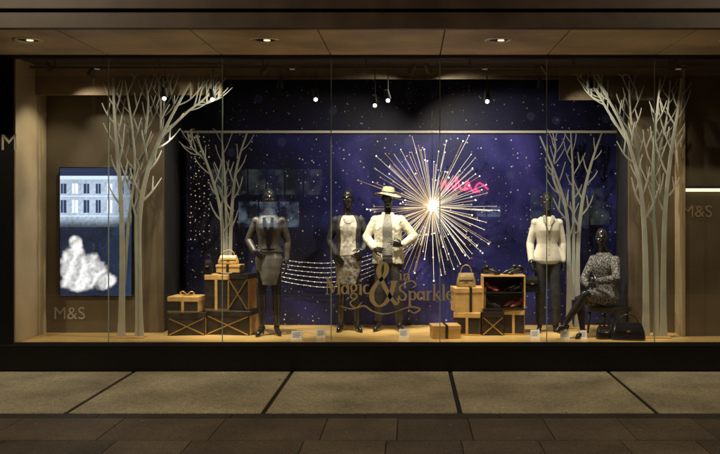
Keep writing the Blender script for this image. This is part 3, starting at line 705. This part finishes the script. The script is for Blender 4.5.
J5=dict(dz=dz,lean=(-0.03,-0.05),shL=(.150,-.01,1.405+dz),elL=(.29,-.18,1.20+dz),wrL=(.07,-.27,1.16+dz),hdL=(-.9,-.1,.1),hnL=(0,1,-.1),thL=-1,
  shR=(-.170,-.01,1.405+dz),elR=(-.22,-.16,1.15+dz),wrR=(-.03,-.30,1.10+dz),hdR=(.9,-.1,.2),hnR=(0,1,0),thR=1,yaw=0.55,tilt=0.05,
  hipL=(.085,-.02,.93+dz),knL=(.03,-.46,.52),anL=(-.08,-.70,.17),toeL=(-.10,-.86,.10),
  hipR=(-.085,-.02,.93+dz),knR=(-.07,-.45,.45),anR=(.03,-.50,.10),toeR=(.05,-.65,.018))
def d5(e,J,R):
    bm=bmesh.new(); loft(bm,torso_rings(J,0.88,1.50,0.018)); sleeves(bm,J,(.058,.052,.038),.92)
    for S in 'LR':
        hp,kn=Vector(J['hip'+S]),Vector(J['kn'+S]); tcap(bm,hp,hp+(kn-hp)*0.78,.104,.072,16)
    remesh(bm,'knit_dress',M['tweed'],e,0.007,2,0.012)
    bm=bmesh.new(); loft(bm,[(-.006,-.01,1.115+dz,.136,.102),(-.006,-.01,1.145+dz,.136,.102)]); frombm(bm,'belt',M['patent'],e)
mannequin((PX(607,10.72),10.80,FL),-0.85,0.985,J5,d5)
st=empty('stool',(PX(608,10.8),10.82,FL),-0.85)
sh=0.335
box('seat',-.21,.21,-.19,.21,sh-.07,sh,M['blackcloth'],st,0.02)
for sx in (-1,1):
    for sy in (-1,1):
        bm=bmesh.new(); cyl(bm,(sx*.18,.01+sy*.165,0.001),(sx*.165,.01+sy*.15,sh-.071),.014,.018,10); frombm(bm,'leg',M['metal'],st,True)
box('rung',-.165,.165,-.005,.012,.10,.12,M['metal'],st)
# ------------------------------------------------------------ gift boxes
def giftbox(px0,px1,pyt,D,z0,rz=0.0,style=0,depth=None,bow=False):
    w=(px1-px0)*D/F; h=PZ(pyt,D)-z0; dp=depth or w*0.8
    e=empty('gift_box',(PX((px0+px1)/2,D),D+dp/2,z0),rz)
    a=w/2; lh=min(0.06,h*0.3)
    front=M['boxdark'] if style!=2 else M['kraft']
    bm=bmesh.new(); bbox(bm,-a+.006,a-.006,-dp/2+.006,dp/2-.006,0.001,h-lh*0.6)
    o=frombm(bm,'body',[front,M['kraft']],e)
    o.modifiers.new('b','BEVEL').width=0.003
    for p in o.data.polygons:
        if abs(p.normal.x)>0.5: p.material_index=1
    box('lid',-a,a,-dp/2,dp/2,h-lh,h,M['kraft'] if style!=1 else M['boxdark'],e,0.004)
    rb=M['kraft'] if style==0 else M['boxdark']
    if style!=1:
        box('ribbon_v',-.016,.016,-dp/2-.003,dp/2+.003,0.002,h+.003,rb,e)
    else:
        bm=bmesh.new()
        for s in (-1,1): ribbon(bm,[(-a*.9*s,0.01),(a*.9*s,h-lh-.006)],[.013,.013],-dp/2-.004-.001*s,.012)
        frombm(bm,'cross_ribbon',M['gold'],e)
    if style==0: box('edge_trim',-a+.004,a-.004,-dp/2+.001,-dp/2+.005,0.002,0.02,M['gold'],e)
    if bow:
        bm=bmesh.new()
        for s in (-1,1):
            c=catmull([(0,0,0),(s*.05,-.01,.04),(s*.09,0,.02),(s*.05,.01,.0),(0,0,0)],5)
            tube(bm,[Vector(q)+Vector((0,0,h+.012)) for q in c],.008,6)
        frombm(bm,'bow',M['gold'],e,True)
    return e
f=FL+0.001
giftbox(166,204,313,10.62,f,0.10,1)
giftbox(168,200,297,10.64,PZ(313,10.62)+.002,-0.12,0,None,True)
giftbox(207,254,311,10.66,f,-0.16,1)
giftbox(205,229,275,10.70,PZ(311,10.66)+.002,-0.1,0)
giftbox(229,252,274,10.72,PZ(311,10.66)+.002,-0.30,1,0.24)
giftbox(216,241,265,10.74,PZ(274,10.70)+.012,-0.12,2,0.20)
giftbox(431,460,326,10.35,f,0.12,2)
giftbox(455,482,313,10.62,f,-0.15,0)
giftbox(453,485,288,10.66,PZ(313,10.62)+.002,0.14,2)
giftbox(482,504,312,10.62,f,0.0,1)
giftbox(504,526,310,10.66,f,-0.18,0)
cb=empty('display_shelf',(PX(503,10.75),10.78,PZ(310,10.66)+.003))
w=.26; h=.40
box('base',-w,w,-.14,.14,0,.015,M['boxdark'],cb); box('top',-w,w,-.14,.14,h,h+.015,M['kraft'],cb); box('side_left',-w,-w+.015,-.14,.14,.0155,h-.0005,M['kraft'],cb); box('side_right',w-.015,w,-.14,.14,.0155,h-.0005,M['kraft'],cb); box('mid',-w+.016,w-.016,-.13,.12,h*.5,h*.5+.012,M['boxdark'],cb); box('back',-w+.016,w-.016,.121,.135,.0155,h-.0005,M['boxdark'],cb)
shelfz=cb.location.z
# ------------------------------------------------------------ handbags & shoes
def handbag(loc,w,h,d,m,rz=0,handle=0.5,clasp=True,name='handbag'):
    e=empty(name,loc,rz)
    bm=bmesh.new(); loft(bm,[(0,0,0.0,w*.47,d*.5),(0,0,.015,w*.5,d*.52),(0,0,h*.5,w*.47,d*.42),(0,0,h*.9,w*.40,d*.22),(0,0,h,w*.385,d*.14)],28,4.0)
    o=frombm(bm,'bag_body',m,e,True); s=o.modifiers.new('s','BEVEL'); s.width=.004
    bm=bmesh.new()
    for y in (-d*.12,d*.12):
        pts=[Vector((w*.28*math.cos(a),y,h*.97+h*handle*math.sin(a))) for a in [math.pi*i/12 for i in range(13)]]
        tube(bm,pts,.006,8)
    frombm(bm,'handles',m,e,True)
    bm=bmesh.new()
    vs=[]
    for z,yy in ((h*.99,-d*.15),(h*.75,-d*.33),(h*.52,-d*.44)):
        vs.append([bm.verts.new((s*w*.36,yy-.006,z)) for s in (-1,1)])
    for i in range(2): bm.faces.new((vs[i][0],vs[i][1],vs[i+1][1],vs[i+1][0]))
    o=frombm(bm,'flap',m,e); so=o.modifiers.new('s','SOLIDIFY'); so.thickness=.006
    if clasp: box('clasp',-.018,.018,-d*.47-.012,-d*.44-.004,h*.50,h*.58,M['gold'],e,.002)
    return e
tan_l=mat('tan_leather',(0.42,0.26,0.08),0.35,var=0.2,vscale=12); brz=mat('bronze_leather',(0.30,0.21,0.09),0.35,metal=.2,var=0.25,vscale=14)
handbag((PX(228.5,10.84),10.84,PZ(265,10.74)+.004),.26,.11,.10,tan_l,0.1,0.6)
handbag((PX(209,10.78),10.76,PZ(275,10.70)+.004),.09,.18,.08,M['patent'],-.2,0.35)
handbag((PX(466,10.8),10.78,PZ(288,10.66)+.004),.24,.17,.10,brz,-.1,0.6)
handbag((PX(531,10.86),10.82,PZ(292,10.86)),.19,.20,.09,M['patent'],0.1,1.05)
handbag((PX(628,10.3),10.3,FL+.002),.40,.20,.14,M['patent'],-.15,0.5)
handbag((PX(604,10.4),10.38,FL+.002),.20,.15,.12,M['patent'],.2,0.6)
def pairshoes(loc,m,rz,sc=1.0):
    e=empty('high_heel_shoes',loc,rz,sc)
    bm=bmesh.new()
    for s,o_ in ((-1,0),(1,.03)):
        shoe(bm,(s*.05,.06+o_,.11),(s*.05,-.11+o_,.017))
    remesh(bm,'pair',m,e,.005,1)
red=mat('red_sole_leather',(0.16,0.02,0.02),0.3)
pairshoes((PX(492,10.75),10.76,shelfz+.018),M['patent'],1.2)
pairshoes((PX(514,10.75),10.76,shelfz+.018),red,-1.0)
pairshoes((PX(492,10.75),10.76,shelfz+h*.5+.014),red,1.0,.9)
pairshoes((PX(514,10.75),10.76,shelfz+h*.5+.014),M['patent'],-1.2,.9)
pairshoes((PX(492,10.8),10.78,shelfz+h+.018),M['patent'],1.3,.9)
pairshoes((PX(512,10.8),10.80,shelfz+h+.018),M['patent'],-1.2,.9)
for px,py,D,w in ((297,328,10.35,11),(321,325,10.5,9),(404,325,10.5,10),(535,327,10.45,9),(565,328,10.4,9),(583,329,10.4,7)):
    e=empty('price_card',(PX(px,D),D,FL+.001)); hh=.095; ww=w*D/F/2
    bm=bmesh.new(); v=[bm.verts.new(q) for q in ((-ww,-.03,0),(ww,-.03,0),(ww,0,hh),(-ww,0,hh),(ww,.03,0),(-ww,.03,0))]
    bm.faces.new((v[0],v[1],v[2],v[3])); bm.faces.new((v[3],v[2],v[4],v[5])); frombm(bm,'card',M['card'],e)
    bm=bmesh.new()
    for k in range(4):
        z=hh*(.75-.16*k); y=-.03*(1-z/hh)-.0015
        bm.faces.new([bm.verts.new(q) for q in ((-ww*.75,y,z),(ww*(.7-.2*(k%2)),y,z),(ww*(.7-.2*(k%2)),y+.0015,z+.004),(-ww*.75,y+.0015,z+.004))])
    frombm(bm,'print',M['joint'],e)
# ------------------------------------------------------------ interior spotlights
DS=10.2
track=empty('lighting_track'); box('rail',XL+.1,xr2-.1,DS-.015,DS+.015,ZT-.12,ZT-.09,M['metal'],track)
for i in range(7):
    x=XL+.4+i*1.2; box('hanger',x,x+.012,DS-.006,DS+.006,ZT-.089,ZT-.010,M['metal'],track)
def spot(px,tx,ty,tD,en,size=62,py=99,face=True,colr=(1,0.90,0.74),blend=.7):
    D=DS; x=PX(px,D); z=PZ(py,D)
    e=empty('spotlight'); tgt=P(tx,ty,tD); d=(tgt-Vector((x,D,z))).normalized()
    bm=bmesh.new(); c=Vector((x,D,z)); cyl(bm,c-d*.11,c,.028,.040,14); cyl(bm,(x,D,z),(x,D,ZT-.121),.006,.006,8); frombm(bm,'can',M['metal'],e)
    if face:
        bm=bmesh.new(); bmesh.ops.create_icosphere(bm,subdivisions=2,radius=.022,matrix=Matrix.Translation(c+Vector((0,-.03,-.02)))); frombm(bm,'bulb',M['lampface'],e)
    l=bpy.data.lights.new('beam','SPOT'); l.energy=en; l.spot_size=math.radians(size); l.spot_blend=blend; l.shadow_soft_size=.03; l.color=colr
    o=bpy.data.objects.new('beam',l); col.objects.link(o); o.parent=e; o.location=c+d*.03; o.rotation_euler=d.to_track_quat('-Z','Y').to_euler()
K=2.2
spot(165,190,300,10.9,78*K,40,97)
spot(213,240,290,10.8,112*K,44,98)
spot(280,268,255,10.8,85*K,40,88,False)
spot(316,345,258,11.0,98*K,38,98)
spot(375,390,255,11.1,82*K,38,104)
spot(388,425,300,10.9,88*K,48,99)
spot(487,490,300,10.9,112*K,46,100)
spot(540,548,262,10.9,66*K,36,88,False)
spot(590,605,298,10.8,100*K,40,88,False)
# added wide crossing floods, no known fixtures, brightening cutout trees, walls and printed backdrop
spot(262,135,185,10.6,62*K,75,72,False,blend=1)
spot(52,135,175,10.6,24*K,85,70,False,blend=1)
spot(548,655,185,10.6,62*K,75,72,False,blend=1)
spot(670,640,210,10.7,12*K,85,70,False,blend=1)
spot(410,300,255,11.6,55*K,110,72,False,blend=1)
spot(430,520,235,11.6,88*K,110,72,False,blend=1)
spot(90,22,215,10.5,22*K,80,75,False)
# ------------------------------------------------------------ street lamps beside camera
def streetlamp(x,y,en):
    e=empty('street_lamp',(x,y,-0.0))
    bm=bmesh.new(); cyl(bm,(0,0,0),(0,0,1.1),.09,.08,16); cyl(bm,(0,0,1.1),(0,0,6.4),.055,.04,14); tube(bm,[Vector((0,0,6.4)),Vector((0,.3,6.65)),Vector((0,.9,6.75))],.03); frombm(bm,'pole',M['metal'],e,True)
    bm=bmesh.new(); ell(bm,Vector((0,1.1,6.75)),(.14,.32,.07)); frombm(bm,'head',M['metal'],e,True)
    bm=bmesh.new(); ell(bm,Vector((0,1.1,6.69)),(.10,.24,.05)); frombm(bm,'lens',mat('sodium_lens',(1,1,1),.5,emit=(1,.72,.4),estr=6),e,True)
    l=bpy.data.lights.new('lamp','SPOT'); l.energy=en; l.color=(1,.82,.56); l.shadow_soft_size=.15; l.spot_size=math.radians(150); l.spot_blend=.6
    o=bpy.data.objects.new('lamp',l); col.objects.link(o); o.parent=e; o.location=(0,1.1,6.55); o.rotation_euler=(0.5,0,0)
streetlamp(-6.5,1.95,1150); streetlamp(6.5,1.95,780)
# ------------------------------------------------------------ opposite building (seen as faint reflections)
ob=empty('opposite_building')
yb=-18
box('wall',-30,30,yb-1,yb,-.3,14,mat('opposite_stone',(0.16,0.14,0.12),.8,var=.3,vscale=1),ob)
box('far_pavement',-60,60,yb+.01,-9.01,-.29,-.01,mat('far_pave',(0.12,.11,.1),.8,var=.2),ob)
def shopglow(name,c,hi):
    m=mat(name,(0.1,0.1,0.1),.5,emit=c,estr=1)
    nt=m.node_tree; q=nt.nodes.new('ShaderNodeTexNoise'); q.inputs['Scale'].default_value=2.2; q.inputs['Detail'].default_value=5; tc_=nt.nodes.new('ShaderNodeTexCoord'); nt.links.new(tc_.outputs['Object'],q.inputs['Vector'])
    mr_=nt.nodes.new('ShaderNodeMapRange'); mr_.inputs['From Min'].default_value=.42; mr_.inputs['From Max'].default_value=.7; mr_.inputs['To Min'].default_value=0.05; mr_.inputs['To Max'].default_value=hi; nt.links.new(q.outputs['Fac'],mr_.inputs['Value']); nt.links.new(mr_.outputs[0],nt.nodes['Principled BSDF'].inputs['Emission Strength'])
    return m
blue=shopglow('cool_shop_light',(.55,.75,1),1.7); green=shopglow('dim_facade_glow',(.6,.75,.6),0.5)
def lit(x0,x1,z0,z1,m,nm=1):
    box('lit_window',x0,x1,yb+.02,yb+.05,z0,z1,m,ob)
    for i in range(1,nm+1): box('mullion',x0+(x1-x0)*i/(nm+1)-.03,x0+(x1-x0)*i/(nm+1)+.03,yb+.051,yb+.09,z0,z1,M['metal'],ob)
lit(-7.4,-4.8,.9,2.0,blue,2); lit(2.7,3.9,1.35,1.8,blue,1); lit(-8.6,-3.8,2.3,3.4,green,5); lit(5.2,8.6,1.0,2.6,green,3)
nz=empty('neon_sign'); bm=bmesh.new()
c=catmull([(3.35,2.45),(3.0,2.7),(2.8,2.45),(3.0,2.35),(2.7,2.35),(2.5,2.75),(2.35,2.4),(2.6,2.5),(2.2,2.45),(2.0,2.95),(1.95,2.4),(1.75,2.7),(1.6,2.4),(1.5,2.8),(1.3,2.5)],6)
tube(bm,[Vector((a,yb+.12,b+.1)) for a,b in c],.04,6); frombm(bm,'tube',mat('pink_neon',(1,1,1),.5,emit=(1,.04,.16),estr=16),nz)
# ------------------------------------------------------------ world, sun, camera
w=bpy.data.worlds.new('World'); scn.world=w; w.use_nodes=True; nt=w.node_tree
s=nt.nodes.new('ShaderNodeTexSky'); s.sky_type='NISHITA'; s.sun_disc=False; s.sun_elevation=math.radians(-4); s.sun_rotation=math.radians(200)
bgn=nt.nodes['Background']; nt.links.new(s.outputs[0],bgn.inputs['Color']); bgn.inputs['Strength'].default_value=0.05
sl=bpy.data.lights.new('moonlight','SUN'); sl.energy=0.01; sl.angle=math.radians(.5); so=bpy.data.objects.new('moonlight',sl); col.objects.link(so); so.rotation_euler=(math.radians(50),0,math.radians(-20))
cd=bpy.data.cameras.new('camera'); cd.lens=44; cd.sensor_width=36; cd.shift_x=-50/720; cd.shift_y=-23/720; cd.clip_end=400
co=bpy.data.objects.new('camera',cd); col.objects.link(co); co.location=(0,0,H); co.rotation_euler=(math.pi/2,0,0); scn.camera=co
scn.view_settings.view_transform='Standard'; scn.view_settings.look='None'; scn.view_settings.exposure=0
